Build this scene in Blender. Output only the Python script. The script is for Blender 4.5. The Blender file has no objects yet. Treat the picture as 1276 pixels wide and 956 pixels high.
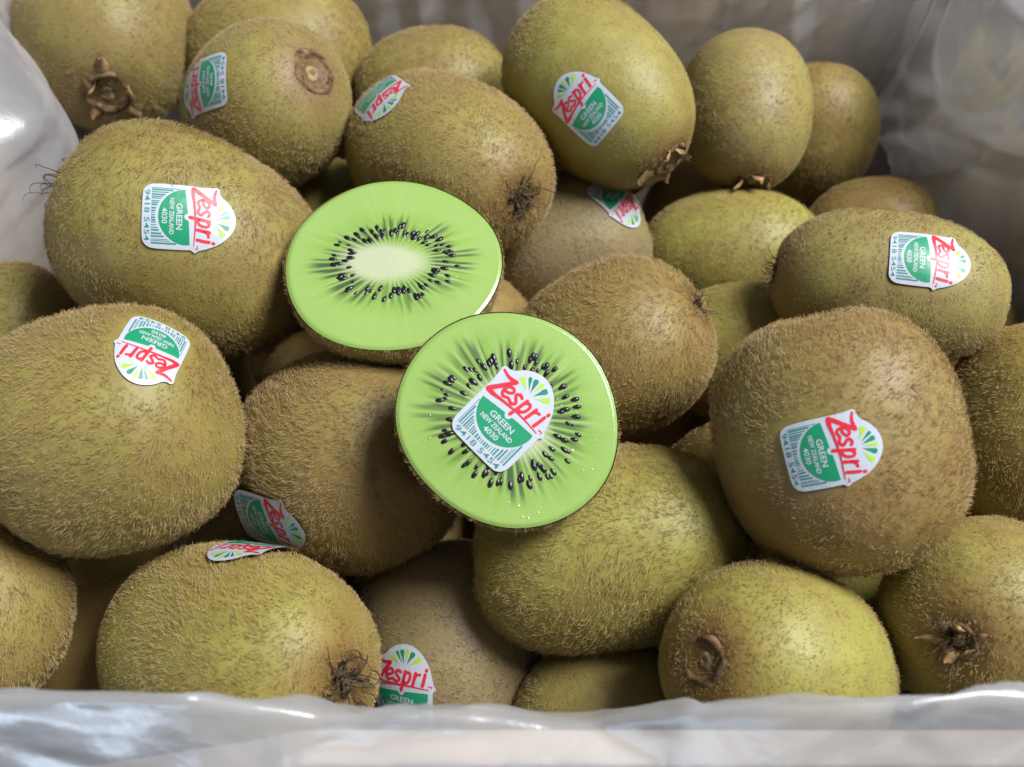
import bpy, bmesh, math, random
import numpy as np
from mathutils import Vector
from mathutils.bvhtree import BVHTree

# ------------------------------------------------------------------ camera, light, exposure (positions in cm, scene in metres)
CM = 0.01
PITCH = math.radians(55)
DIST = 24.0
scene = bpy.context.scene
col = scene.collection
CAM = np.array([0.0, -DIST * math.cos(PITCH), DIST * math.sin(PITCH)])
cd = bpy.data.cameras.new('camera')
cd.sensor_width = 36.0
cd.sensor_fit = 'HORIZONTAL'
cd.lens = 36.0 * 1150.0 / 1276.0
cd.clip_start = 0.005
cd.clip_end = 20.0
cd.dof.use_dof = True
cd.dof.focus_distance = 20.3 * CM
cd.dof.aperture_fstop = 17.0
cam = bpy.data.objects.new('camera', cd)
cam.location = CAM * CM
cam.rotation_euler = (math.pi / 2 - PITCH, 0, 0)
col.objects.link(cam)
scene.camera = cam

world = bpy.data.worlds.new('World')
scene.world = world
world.use_nodes = True
bg = world.node_tree.nodes['Background']
bg.inputs['Color'].default_value = (0.86, 0.92, 1.0, 1)
bg.inputs['Strength'].default_value = 0.11

def area(name, loc, target, size, power, color):
    l = bpy.data.lights.new(name, 'AREA')
    l.shape = 'RECTANGLE'
    l.size, l.size_y = size[0] * CM, size[1] * CM
    l.energy = power
    l.color = color
    o = bpy.data.objects.new(name, l)
    o.location = Vector(loc) * CM
    d = (Vector(target) - Vector(loc))
    o.rotation_euler = d.to_track_quat('-Z', 'Y').to_euler()
    col.objects.link(o)
    return o
area('ceiling_lamp', (58, 8, 92), (0, 0, 0), (48, 42), 22.5, (0.98, 0.99, 1.0))
area('window_lamp', (-35, -85, 20), (0, -10, 5), (90, 30), 4.0, (0.66, 0.82, 1.0))

scene.view_settings.view_transform = 'Standard'
scene.view_settings.look = 'None'
scene.view_settings.exposure = 0.0
scene.view_settings.gamma = 1.0
scene.render.engine = 'CYCLES'
scene.cycles.use_denoising = True
scene.cycles.max_bounces = 6
scene.cycles.diffuse_bounces = 2
scene.cycles.adaptive_threshold = 0.025
scene.cycles.transparent_max_bounces = 10
scene.cycles_curves.shape = 'RIBBONS'

rng = np.random.default_rng(7)
random.seed(7)

# ------------------------------------------------------------------ materials
def newmat(name):
    m = bpy.data.materials.new(name)
    m.use_nodes = True
    nt = m.node_tree
    return m, nt, nt.nodes, nt.links

def plain(name, rgb, rough=0.6, spec=0.3, sss=0.0, noise=0.0, nscale=400.0, bump=0.0):
    m, nt, N, L = newmat(name)
    b = N['Principled BSDF']
    b.inputs['Base Color'].default_value = (*rgb, 1)
    b.inputs['Roughness'].default_value = rough
    b.inputs['Specular IOR Level'].default_value = spec
    if noise or bump:
        tc = N.new('ShaderNodeTexCoord')
        nz = N.new('ShaderNodeTexNoise'); nz.inputs['Scale'].default_value = nscale; nz.inputs['Detail'].default_value = 5
        L.new(tc.outputs['Object'], nz.inputs['Vector'])
        if noise:
            mx = N.new('ShaderNodeMix'); mx.data_type = 'RGBA'
            mx.inputs['A'].default_value = (*[c * (1 - noise) for c in rgb], 1)
            mx.inputs['B'].default_value = (*[min(1, c * (1 + noise)) for c in rgb], 1)
            cr = N.new('ShaderNodeMapRange'); cr.inputs[1].default_value = 0.35; cr.inputs[2].default_value = 0.65
            L.new(nz.outputs['Fac'], cr.inputs[0]); L.new(cr.outputs[0], mx.inputs['Factor'])
            L.new(mx.outputs['Result'], b.inputs['Base Color'])
        if bump:
            bp = N.new('ShaderNodeBump'); bp.inputs['Strength'].default_value = bump; bp.inputs['Distance'].default_value = 0.0005
            L.new(nz.outputs['Fac'], bp.inputs['Height']); L.new(bp.outputs['Normal'], b.inputs['Normal'])
    return m

class G:
    """tiny node-graph helper"""
    def __init__(s, nt): s.nt, s.N, s.L = nt, nt.nodes, nt.links
    def n(s, t, **k):
        x = s.N.new(t)
        for a, v in k.items(): setattr(x, a, v)
        return x
    def put(s, sock, v):
        if hasattr(v, 'is_linked'): s.L.new(v, sock)
        elif isinstance(v, (tuple, list)) and sock.type == 'RGBA' and len(v) == 3: sock.default_value = (*v, 1)
        else: sock.default_value = v
    def math(s, op, a, b=0.0, clamp=False):
        x = s.n('ShaderNodeMath', operation=op, use_clamp=clamp); s.put(x.inputs[0], a); s.put(x.inputs[1], b); return x.outputs[0]
    def mix(s, f, a, b):
        x = s.n('ShaderNodeMix', data_type='RGBA'); s.put(x.inputs['Factor'], f); s.put(x.inputs['A'], a); s.put(x.inputs['B'], b); return x.outputs['Result']
    def ramp(s, v, lo, hi):
        x = s.n('ShaderNodeMapRange', interpolation_type='SMOOTHSTEP'); s.put(x.inputs[0], v); x.inputs[1].default_value = lo; x.inputs[2].default_value = hi; return x.outputs[0]
    def noise(s, vec, scale, detail=3.0, rough=0.5):
        x = s.n('ShaderNodeTexNoise'); s.L.new(vec, x.inputs['Vector']); x.inputs['Scale'].default_value = scale
        x.inputs['Detail'].default_value = detail; x.inputs['Roughness'].default_value = rough; return x.outputs['Fac']
    def attr(s, name):
        x = s.n('ShaderNodeAttribute', attribute_name=name); return x.outputs['Fac']

def skin_material():
    m, nt, N, L = newmat('kiwi_skin')
    g = G(nt); b = N['Principled BSDF']
    tc = N.new('ShaderNodeTexCoord').outputs['Object']
    oi = N.new('ShaderNodeObjectInfo')
    sep = N.new('ShaderNodeSeparateColor'); L.new(oi.outputs['Color'], sep.inputs[0])
    green, bright, grey = sep.outputs[0], sep.outputs[1], sep.outputs[2]
    n1 = g.noise(tc, 38.0, 3.0)
    n2 = g.noise(tc, 140.0, 4.0)
    n3 = g.noise(tc, 900.0, 3.0)
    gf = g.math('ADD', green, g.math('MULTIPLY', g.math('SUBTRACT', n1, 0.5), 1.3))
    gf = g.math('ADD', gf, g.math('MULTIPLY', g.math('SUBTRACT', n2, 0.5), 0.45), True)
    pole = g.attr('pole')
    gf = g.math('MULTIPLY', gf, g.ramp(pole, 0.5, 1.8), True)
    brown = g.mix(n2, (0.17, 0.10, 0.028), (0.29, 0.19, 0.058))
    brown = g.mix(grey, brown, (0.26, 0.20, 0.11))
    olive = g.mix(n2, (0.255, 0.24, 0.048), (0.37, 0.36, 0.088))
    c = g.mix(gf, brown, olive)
    vor = N.new('ShaderNodeTexVoronoi'); vor.inputs['Scale'].default_value = 720.0; L.new(tc, vor.inputs['Vector'])
    dots = g.math('SUBTRACT', 1.0, g.ramp(vor.outputs['Distance'], 0.12, 0.42))
    dots = g.math('MULTIPLY', dots, g.ramp(n3, 0.42, 0.6))
    c = g.mix(g.math('MULTIPLY', dots, 0.2), c, (0.085, 0.045, 0.014))
    c = g.mix(g.math('MULTIPLY', g.math('SUBTRACT', 1.0, g.ramp(pole, 0.15, 0.95)), 0.75), c, (0.10, 0.05, 0.016))
    # pale scars
    sc = g.ramp(g.noise(tc, 260.0, 6.0, 0.7), 0.66, 0.74)
    c = g.mix(g.math('MULTIPLY', sc, 0.35), c, (0.30, 0.22, 0.12))
    L.new(c, b.inputs['Base Color'])
    b.inputs['Roughness'].default_value = 0.5
    b.inputs['Specular IOR Level'].default_value = 0.36
    bp = N.new('ShaderNodeBump'); bp.inputs['Strength'].default_value = 0.5; bp.inputs['Distance'].default_value = 0.0004
    L.new(g.math('ADD', g.math('MULTIPLY', n3, 0.6), g.math('MULTIPLY', n2, 1.2)), bp.inputs['Height']); L.new(bp.outputs['Normal'], b.inputs['Normal'])
    return m

def fuzz_material():
    m, nt, N, L = newmat('kiwi_fuzz')
    g = G(nt)
    N.remove(N['Principled BSDF'])
    hi = N.new('ShaderNodeHairInfo')
    oi = N.new('ShaderNodeObjectInfo')
    sep = N.new('ShaderNodeSeparateColor'); L.new(oi.outputs['Color'], sep.inputs[0])
    c = g.mix(hi.outputs['Random'], (0.31, 0.19, 0.062), (0.64, 0.455, 0.185))
    c = g.mix(g.math('MULTIPLY', sep.outputs[0], 0.25), c, (0.56, 0.48, 0.16))
    c = g.mix(sep.outputs[2], c, (0.48, 0.37, 0.24))
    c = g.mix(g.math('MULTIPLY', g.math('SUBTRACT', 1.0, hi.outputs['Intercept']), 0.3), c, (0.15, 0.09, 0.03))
    d = N.new('ShaderNodeBsdfDiffuse'); t = N.new('ShaderNodeBsdfTranslucent'); gl = N.new('ShaderNodeBsdfGlossy')
    gl.inputs['Roughness'].default_value = 0.42; gl.inputs['Color'].default_value = (1, 0.95, 0.85, 1)
    L.new(c, d.inputs['Color']); L.new(c, t.inputs['Color'])
    m1 = N.new('ShaderNodeMixShader'); m1.inputs[0].default_value = 0.22
    L.new(d.outputs[0], m1.inputs[1]); L.new(t.outputs[0], m1.inputs[2])
    m2 = N.new('ShaderNodeMixShader'); m2.inputs[0].default_value = 0.07
    L.new(m1.outputs[0], m2.inputs[1]); L.new(gl.outputs[0], m2.inputs[2])
    L.new(m2.outputs[0], N['Material Output'].inputs['Surface'])
    return m

def flesh_material():
    m, nt, N, L = newmat('kiwi_flesh')
    g = G(nt); b = N['Principled BSDF']
    tc = N.new('ShaderNodeTexCoord').outputs['Object']
    core, streak, locule, rim = g.attr('core'), g.attr('streak'), g.attr('locule'), g.attr('rim')
    n1 = g.noise(tc, 120.0, 4.0); n2 = g.noise(tc, 2600.0, 1.0)
    c = g.mix(g.attr('band'), (0.215, 0.385, 0.06), (0.30, 0.455, 0.125))
    c = g.mix(g.math('MULTIPLY', n1, 0.35), c, (0.33, 0.47, 0.13))
    c = g.mix(g.math('MULTIPLY', g.math('ADD', g.attr('fib'), 0.7), 0.34, True), c, (0.34, 0.47, 0.15))
    c = g.mix(g.math('MULTIPLY', locule, 0.95), c, (0.05, 0.08, 0.05))
    c = g.mix(g.math('MULTIPLY', streak, 0.62), c, (0.38, 0.48, 0.23))
    c = g.mix(core, c, (0.50, 0.54, 0.35))
    c = g.mix(g.math('MULTIPLY', rim, 0.5), c, (0.22, 0.36, 0.07))
    L.new(c, b.inputs['Base Color'])
    b.inputs['Subsurface Weight'].default_value = 0.35
    b.inputs['Subsurface Radius'].default_value = (0.6, 1.0, 0.25)
    b.inputs['Subsurface Scale'].default_value = 0.0012
    b.inputs['Roughness'].default_value = 0.24
    b.inputs['Specular IOR Level'].default_value = 0.5
    bp = N.new('ShaderNodeBump'); bp.inputs['Strength'].default_value = 0.5; bp.inputs['Distance'].default_value = 0.0002
    vo = N.new('ShaderNodeTexVoronoi'); vo.inputs['Scale'].default_value = 1000.0; L.new(tc, vo.inputs['Vector'])
    vs = N.new('ShaderNodeSeparateColor'); L.new(vo.outputs['Color'], vs.inputs[0])
    drop = g.math('MULTIPLY', g.math('SUBTRACT', 1.0, g.ramp(vo.outputs['Distance'], 0.0, 0.38)), g.ramp(g.math('ADD', vs.outputs[0], g.math('MULTIPLY', n1, 0.62)), 1.0, 1.2))
    drop = g.math('MULTIPLY', drop, g.ramp(g.noise(tc, 55.0, 2.0), 0.5, 0.62))
    h = g.math('ADD', g.math('MULTIPLY', n2, 0.35), g.math('MULTIPLY', drop, 1.1))
    h = g.math('ADD', h, g.math('MULTIPLY', streak, 0.35))
    L.new(h, bp.inputs['Height']); L.new(bp.outputs['Normal'], b.inputs['Normal'])
    return m

def film_material():
    m, nt, N, L = newmat('translucent_plastic_film')
    g = G(nt)
    N.remove(N['Principled BSDF'])
    tc = N.new('ShaderNodeTexCoord').outputs['Object']
    d = N.new('ShaderNodeBsdfDiffuse'); d.inputs['Color'].default_value = (0.80, 0.785, 0.82, 1)
    t = N.new('ShaderNodeBsdfTranslucent'); t.inputs['Color'].default_value = (0.80, 0.785, 0.82, 1)
    gl = N.new('ShaderNodeBsdfGlossy'); gl.inputs['Roughness'].default_value = 0.25; gl.inputs['Color'].default_value = (0.95, 0.97, 1, 1)
    tr = N.new('ShaderNodeBsdfTransparent'); tr.inputs['Color'].default_value = (0.93, 0.93, 0.93, 1)
    bp = N.new('ShaderNodeBump'); bp.inputs['Strength'].default_value = 0.35; bp.inputs['Distance'].default_value = 0.0006
    L.new(g.noise(tc, 180.0, 4.0, 0.6), bp.inputs['Height'])
    for s in (d, t, gl): L.new(bp.outputs['Normal'], s.inputs['Normal'])
    m1 = N.new('ShaderNodeMixShader'); m1.inputs[0].default_value = 0.5
    L.new(d.outputs[0], m1.inputs[1]); L.new(t.outputs[0], m1.inputs[2])
    fr = N.new('ShaderNodeFresnel'); fr.inputs['IOR'].default_value = 1.5; L.new(bp.outputs['Normal'], fr.inputs['Normal'])
    m2 = N.new('ShaderNodeMixShader'); L.new(m1.outputs[0], m2.inputs[2]); L.new(tr.outputs[0], m2.inputs[1])
    L.new(g.math('ADD', 0.38, g.math('MULTIPLY', g.noise(tc, 45.0, 3.0), 0.22)), m2.inputs[0])
    m3 = N.new('ShaderNodeMixShader')
    L.new(g.math('ADD', g.math('MULTIPLY', fr.outputs[0], 0.12), 0.04, True), m3.inputs[0])
    L.new(m2.outputs[0], m3.inputs[1]); L.new(gl.outputs[0], m3.inputs[2])
    L.new(m3.outputs[0], N['Material Output'].inputs['Surface'])
    return m

MAT = dict(
    skin=skin_material(), fuzz=fuzz_material(), flesh=flesh_material(), film=film_material(),
    cardboard=plain('cardboard', (0.58, 0.49, 0.39), 0.85, 0.1, noise=0.10, nscale=90.0, bump=0.1),
    scar=plain('dry_stem_scar', (0.17, 0.105, 0.055), 0.85, 0.15, noise=0.6, nscale=500.0, bump=0.9),
    scar_core=plain('pale_stem_core', (0.30, 0.22, 0.11), 0.85, 0.15, noise=0.4, nscale=600.0, bump=0.8),
    sepal=plain('dry_sepal', (0.30, 0.185, 0.085), 0.8, 0.2, noise=0.5, nscale=350.0, bump=0.7),
    fibre=plain('dry_blossom_fibre', (0.075, 0.05, 0.03), 0.7, 0.3, noise=0.6, nscale=500.0),
    seed=plain('kiwi_seed', (0.010, 0.009, 0.012), 0.28, 0.6),
    s_white=plain('sticker_white', (0.50, 0.53, 0.60), 0.35, 0.45, bump=0.25, nscale=260.0),
    s_green=plain('sticker_green', (0.012, 0.27, 0.125), 0.35, 0.45, bump=0.25, nscale=260.0),
    s_dark=plain('sticker_dark_green', (0.012, 0.22, 0.13), 0.35, 0.45, bump=0.25, nscale=260.0),
    s_light=plain('sticker_light_green', (0.38, 0.60, 0.06), 0.35, 0.45, bump=0.25, nscale=260.0),
    s_red=plain('sticker_red', (0.68, 0.025, 0.045), 0.35, 0.45, bump=0.25, nscale=260.0),
    s_bar=plain('sticker_barcode', (0.03, 0.22, 0.21), 0.35, 0.45, bump=0.25, nscale=260.0),
)

# ------------------------------------------------------------------ helpers
def tag(o, label=None, cat=None, group=None, kind=None):
    if label: o['label'] = label
    if cat: o['category'] = cat
    if group: o['group'] = group
    if kind: o['kind'] = kind
    return o

def empty(name, loc):
    o = bpy.data.objects.new(name, None)
    o.empty_display_size = 0.01
    o.location = Vector([float(c) * CM for c in loc])
    col.objects.link(o)
    return o

def mesh_obj(name, V, F, mats, parent=None, origin=(0, 0, 0), smooth=True, fmat=None, attrs=None):
    """V in cm, world-oriented; stored relative to origin (cm)"""
    me = bpy.data.meshes.new(name)
    Vr = (np.asarray(V, float) - np.asarray(origin, float)) * CM
    me.from_pydata([tuple(v) for v in Vr.tolist()], [], [tuple(int(i) for i in f) for f in F])
    for m in (mats if isinstance(mats, (list, tuple)) else [mats]):
        me.materials.append(m)
    if fmat is not None:
        me.polygons.foreach_set('material_index', np.asarray(fmat, dtype=np.int32))
    me.polygons.foreach_set('use_smooth', [smooth] * len(me.polygons))
    for k, a in (attrs or {}).items():
        at = me.attributes.new(k, 'FLOAT', 'POINT'); at.data.foreach_set('value', np.asarray(a, dtype=np.float32))
    me.update()
    o = bpy.data.objects.new(name, me)
    col.objects.link(o)
    if parent is not None:
        o.parent = parent
    return o

def unit(v):
    v = np.asarray(v, float); return v / np.linalg.norm(v, axis=-1, keepdims=True)

def frame(a, hint=(0, 0, 1)):
    a = unit(a); h = np.asarray(hint, float)
    if abs(a @ h) > 0.93: h = np.array([0, 1.0, 0])
    e1 = unit(np.cross(h, a)); e2 = np.cross(a, e1)
    return e1, e2, a

class Waves:
    """smooth random field: sum of sines"""
    def __init__(s, seed, scale, n=7):
        r = np.random.default_rng(seed)
        s.k = unit(r.normal(size=(n, 3))) * scale * r.uniform(0.6, 1.5, (n, 1)); s.p = r.uniform(0, 6.283, n); s.n = n
    def __call__(s, P): return np.sin(P @ s.k.T + s.p).sum(1) / math.sqrt(s.n)

def smoothstep(x, a, b):
    t = np.clip((x - a) / (b - a), 0, 1); return t * t * (3 - 2 * t)

# ------------------------------------------------------------------ the setting: cardboard box and its plastic liner
BX0, BX1, BY0, BY1 = -16.4, 16.2, -9.9, 16.2
ZB, ZR, TH = -11.5, 4.70, 0.55

def box_mesh(x0, x1, y0, y1, z0, z1, bev=0.06):
    bm = bmesh.new()
    bmesh.ops.create_cube(bm, size=1.0)
    for v in bm.verts:
        v.co = Vector(((x0 + x1) / 2 + v.co.x * (x1 - x0), (y0 + y1) / 2 + v.co.y * (y1 - y0), (z0 + z1) / 2 + v.co.z * (z1 - z0)))
    bmesh.ops.bevel(bm, geom=bm.edges[:], offset=bev, segments=2, affect='EDGES', profile=0.5)
    bm.verts.index_update()
    V = [tuple(v.co) for v in bm.verts]; F = [[v.index for v in f.verts] for f in bm.faces]
    bm.free(); return V, F

def prism_y(poly, y0, y1, bev=0.06):
    """polygon in (x, z) extruded along y"""
    bm = bmesh.new()
    a = [bm.verts.new((x, y0, z)) for x, z in poly]
    b = [bm.verts.new((x, y1, z)) for x, z in poly]
    n = len(poly)
    bm.faces.new(a); bm.faces.new(b[::-1])
    for i in range(n): bm.faces.new((a[(i + 1) % n], a[i], b[i], b[(i + 1) % n]))
    bmesh.ops.recalc_face_normals(bm, faces=bm.faces[:])
    bmesh.ops.bevel(bm, geom=bm.edges[:], offset=bev, segments=2, affect='EDGES', profile=0.5)
    bm.verts.index_update()
    V = [tuple(v.co) for v in bm.verts]; F = [[v.index for v in f.verts] for f in bm.faces]
    bm.free(); return V, F

box = empty('cardboard_box', (0, 3, ZB - TH))
tag(box, 'brown cardboard box holding the kiwis, its cream rim showing through the film in front', 'box')
bo = (0, 3, ZB - TH)
def box_part(name, vf): return mesh_obj(name, vf[0], vf[1], MAT['cardboard'], box, bo, smooth=False)
box_part('floor_panel', box_mesh(BX0 - TH, BX1 + TH, BY0 - TH, BY1 + TH, ZB - TH, ZB))
box_part('side_panel', box_mesh(BX0 - TH, BX0, BY0, BY1, ZB + .003, ZR + 0.6))
box_part('side_panel', box_mesh(BX1, BX1 + TH, BY0, BY1, ZB + .003, ZR + 0.6))
box_part('back_panel', box_mesh(BX0 - TH, BX1 + TH, BY1 + .003, BY1 + TH, ZB + .003, ZR + 0.6))
box_part('front_panel', prism_y([(BX0 - TH, ZB + .003), (BX1 + TH, ZB + .003), (BX1 + TH, ZR), (-3.25, ZR), (-3.6, ZR - .15), (-4.0, ZR - .5), (-6.2, 3.0), (-9.0, 1.5), (-14, 1.5), (-14.6, 2.2), (-15, ZR), (BX0 - TH, ZR)], BY0 - TH, BY0 - .003))

def lattice(u, v, cell, seed):
    """piecewise-linear heights on a triangle lattice: crisp crumple facets"""
    r = np.random.default_rng(seed); T = r.uniform(-1, 1, (64, 64))
    a = u / cell; b = v / cell
    x = a + b * 0.5; y = b * 0.866
    i = np.floor(x).astype(int); j = np.floor(y).astype(int); fx, fy = x - i, y - j
    t = lambda p, q: T[p % 64, q % 64]
    h00, h10, h01, h11 = t(i, j), t(i + 1, j), t(i, j + 1), t(i + 1, j + 1)
    lo = h00 + fx * (h10 - h00) + fy * (h01 - h00)
    hi = h11 + (1 - fx) * (h01 - h11) + (1 - fy) * (h10 - h11)
    return np.where(fx + fy < 1, lo, hi)

def build_liner():
    # perimeter: rounded rectangle, counter-clockwise from the front left corner
    rc = 2.6
    pts = []
    def seg(a, b, step=0.13):
        n = max(2, int(math.dist(a, b) / step))
        for k in range(n): pts.append((a[0] + (b[0] - a[0]) * k / n, a[1] + (b[1] - a[1]) * k / n))
    def arc(cx, cy, a0):
        n = int(rc * 1.571 / 0.13)
        for k in range(n):
            a = math.radians(a0) + k / n * math.pi / 2; pts.append((cx + rc * math.cos(a), cy + rc * math.sin(a)))
    seg((BX0 + rc, BY0), (BX1 - rc, BY0)); arc(BX1 - rc, BY0 + rc, -90)
    seg((BX1, BY0 + rc), (BX1, BY1 - rc)); arc(BX1 - rc, BY1 - rc, 0)
    seg((BX1 - rc, BY1), (BX0 + rc, BY1)); arc(BX0 + rc, BY1 - rc, 90)
    seg((BX0, BY1 - rc), (BX0, BY0 + rc)); arc(BX0 + rc, BY0 + rc, 180)
    C = np.array(pts); n = len(C)
    Tn = unit(np.roll(C, -1, 0) - np.roll(C, 1, 0)); O = np.stack([Tn[:, 1], -Tn[:, 0]], 1)   # outward
    # profile along the height: (inward offset, z)
    prof = [(0.9, -11.1), (0.5, -6), (0.45, -3), (0.45, 0), (0.45, 2.5), (0.4, 4.2), (0.3, 5.2), (0.10, 5.9), (0.0, 6.08), (-0.10, 5.98), (-0.5, 5.45), (-1.05, 4.75), (-1.5, 2.6), (-1.4, 0.0), (-1.4, -3.0)]
    pd = np.array(prof); sl = np.r_[0, np.cumsum(np.hypot(*np.diff(pd, axis=0).T))]
    m = int(sl[-1] / 0.13); ss = np.linspace(0, sl[-1], m)
    d0 = np.interp(ss, sl, pd[:, 0]); z0 = np.interp(ss, sl, pd[:, 1])
    for _ in range(1):
        d0[1:-1] = (d0[:-2] + 2 * d0[1:-1] + d0[2:]) / 4; z0[1:-1] = (z0[:-2] + 2 * z0[1:-1] + z0[2:]) / 4
    X = np.repeat(C[:, 0], m); Y = np.repeat(C[:, 1], m); OX = np.repeat(O[:, 0], m); OY = np.repeat(O[:, 1], m)
    d = np.tile(d0, n); z = np.tile(z0, n); s = np.tile(ss, n); inner = s < sl[8]
    per = np.repeat(np.r_[0, np.cumsum(np.linalg.norm(np.diff(C, axis=0), axis=1))], m)
    left = np.clip(-OX, 0, 1); right = np.clip(OX, 0, 1); back = np.clip(OY, 0, 1); front = np.clip(-OY, 0, 1)
    up = smoothstep(z, -7, -2)
    # left: film sags over the fruit
    bul = 3.3 * np.exp(-0.5 * ((Y - 6.6) / 2.7) ** 2) * (1 - smoothstep(z, 3.0, 6.0))
    d = d + left * inner * bul * up
    # right: slack film pulled in towards the far corner
    br = 2.1 * smoothstep(Y, 2.5, 9.0) * (1 - smoothstep(z, 5.0, 6.0) * 0.8)
    d = d + right * inner * br * up
    bb = (0.25 + 1.0 * smoothstep(X, 2.0, 9.0)) * (1 - smoothstep(z, 5.0, 6.0) * 0.8)
    d = d + back * inner * bb * up
    # front: uneven crest
    cx = np.array([-20, -9, -6.2, -4.6, -3.9, -3.0, -1.8, 0.6, 1.3, 2.6, 4.2, 6.0, 8, 20])
    cz = np.array([-.1, .0, .22, .25, -.3, -.75, -.8, -1.25, -1.2, -.35, .0, .3, .2, .25])
    wz = np.interp(X, cx, cz); wr = smoothstep(z, 2.6, 5.4)
    z = z + front * wz * wr
    # crumple
    U = per + 0.9 * np.sin(s * 0.55 + per * 0.13) + 0.5 * np.sin(per * 0.8 + s); Vv = s + 0.8 * np.sin(per * 0.31) + 0.4 * np.sin(s * 1.1 + per * .5)
    cr = 0.26 * lattice(U, Vv * 0.42, 2.2, 3) + 0.12 * lattice(U + 3, Vv * 0.8, 1.15, 4) + 0.09 * lattice(U * 1.1 + Vv * .6, Vv * .7 - .4 * U, 0.8, 5)
    pl = 0.55 * lattice(per + 0.45 * s + 0.8 * np.sin(s * .7), s * 0.16, 1.9, 21) + .25 * lattice(per - 0.3 * s, s * 0.25, 0.8, 22)
    cr = cr + pl * np.maximum(right, back) * inner
    fr_ = 0.16 * lattice(per * .8 + s * .9 + .5 * np.sin(s * 1.9 + per * .7), s * .9 - per * .3 + .4 * np.sin(per * 1.3), 1.5, 31) + .05 * lattice(per, s, .6, 32)
    cr = cr * (1 - .5 * front) + fr_ * front
    rr_ = np.random.default_rng(77)      # sharp creases
    ptot = per.max()
    for q in range(150):
        cu_, cv_, an = rr_.uniform(0, ptot), rr_.uniform(6, sl[-1]), rr_.uniform(0, 3.14)
        if q < 45: cu_, cv_ = rr_.uniform(0, 28), rr_.uniform(sl[8] - .5, sl[8] + 3.0)
        ln, wd, am = rr_.uniform(.8, 3.2), rr_.uniform(.14, .34), rr_.uniform(.05, .15) * rr_.choice([1, 1, -1])
        if q < 45: wd, am = wd * 1.25, am * 1.5
        du, dv = per - cu_, s - cv_
        al = du * math.cos(an) + dv * math.sin(an); ac = -du * math.sin(an) + dv * math.cos(an) + .12 * np.sin(al * 2 + q)
        cr = cr + am * np.clip(1 - np.abs(ac) / wd, 0, 1) * np.clip(1 - np.abs(al) / ln, 0, 1)
    env = (0.6 + 0.4 * smoothstep(np.abs(z - 5.6), 0.2, 1.2))
    cr = cr * env * 1.0
    lim = np.where(inner, 0.35, 0.0)
    d = np.where(inner, np.maximum(d + cr, 0.06), d + np.clip(cr * .8, -.4, .32))
    z = z + 0.10 * lattice(U + 9, Vv, 1.7, 8) * (np.abs(z - 5) < 2)
    zf = ZR + 0.08 - np.clip((-0.62 - d) / 0.25, 0, 1) * 1.8
    z = np.where(inner, z, np.where(front > .3, np.maximum(z, zf), z))
    P = np.stack([X - OX * d, Y - OY * d, z], 1)
    F = []
    for i in range(n):
        a = i * m; b = ((i + 1) % n) * m
        for k in range(m - 1):
            F.append((a + k, b + k, b + k + 1, a + k + 1))
    o = mesh_obj('plastic_liner', P, F, MAT['film'])
    tag(o, 'crumpled translucent white plastic bag lining the box and folded over its rim', 'plastic bag')
build_liner()

# ------------------------------------------------------------------ sticker artwork (2-D template, unit = sticker width)
def catmull(pts, per=8, closed=False):
    P = np.array(pts, float); n = len(P); out = []
    rngi = range(n) if closed else range(n - 1)
    for i in rngi:
        if closed: p0, p1, p2, p3 = P[(i - 1) % n], P[i], P[(i + 1) % n], P[(i + 2) % n]
        else: p0, p1, p2, p3 = P[max(i - 1, 0)], P[i], P[i + 1], P[min(i + 2, n - 1)]
        for k in range(per):
            t = k / per
            out.append(0.5 * (2 * p1 + (p2 - p0) * t + (2 * p0 - 5 * p1 + 4 * p2 - p3) * t * t + (3 * p1 - p0 - 3 * p2 + p3) * t ** 3))
    if not closed: out.append(P[-1])
    return np.array(out)

def rings_fill(outline, centre, rings):
    c = np.array(centre); V = [c]; F = []; n = len(outline)
    for r in range(1, rings + 1):
        V.extend(c + (outline - c) * (r / rings))
    for i in range(n): F.append((0, 1 + i, 1 + (i + 1) % n))
    for r in range(1, rings):
        a = 1 + (r - 1) * n; b = 1 + r * n
        for i in range(n):
            j = (i + 1) % n; F.append((a + i, b + i, b + j, a + j))
    return np.array(V), F

def stroke(pts, w0, w1=None, wm=None, smooth=True):
    w0 *= 1.15
    if w1 is not None: w1 *= 1.15
    P = catmull(pts, 7) if smooth and len(pts) > 2 else np.array(catmull(pts, 5))
    w1 = w0 if w1 is None else w1
    n = len(P); t = np.linspace(0, 1, n)
    W = w0 + (w1 - w0) * t
    if wm is not None: W = np.interp(t, [0, 0.4, 1], [w0, wm, w1])
    T = unit(np.gradient(P, axis=0)); Nn = np.stack([-T[:, 1], T[:, 0]], 1)
    cap = np.array([0.0, 0.6, 0.9]);
    A, B = P + Nn * W[:, None] / 2, P - Nn * W[:, None] / 2
    V = list(A) + list(B); F = [(i, n + i, n + i + 1, i + 1) for i in range(n - 1)]
    for e, s in ((0, -1), (n - 1, 1)):      # round caps
        base = len(V); k = 5
        a0 = math.atan2(Nn[e][1], Nn[e][0])
        for q in range(k + 1):
            a = a0 - s * math.pi * q / k
            V.append(P[e] + W[e] / 2 * np.array([math.cos(a), math.sin(a)]))
        F.append(tuple(range(base, base + k + 1)))
    return np.array(V), F

def joined(parts):
    V, F, Mi = [], [], []
    for p in parts:
        v, f = p[0], p[1]; mi = p[2] if len(p) > 2 else 0
        o = sum(len(x) for x in V)
        V.append(np.asarray(v)[:, :2]); F += [tuple(i + o for i in q) for q in f]; Mi += [mi] * len(f)
    return np.concatenate(V), F, Mi

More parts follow.
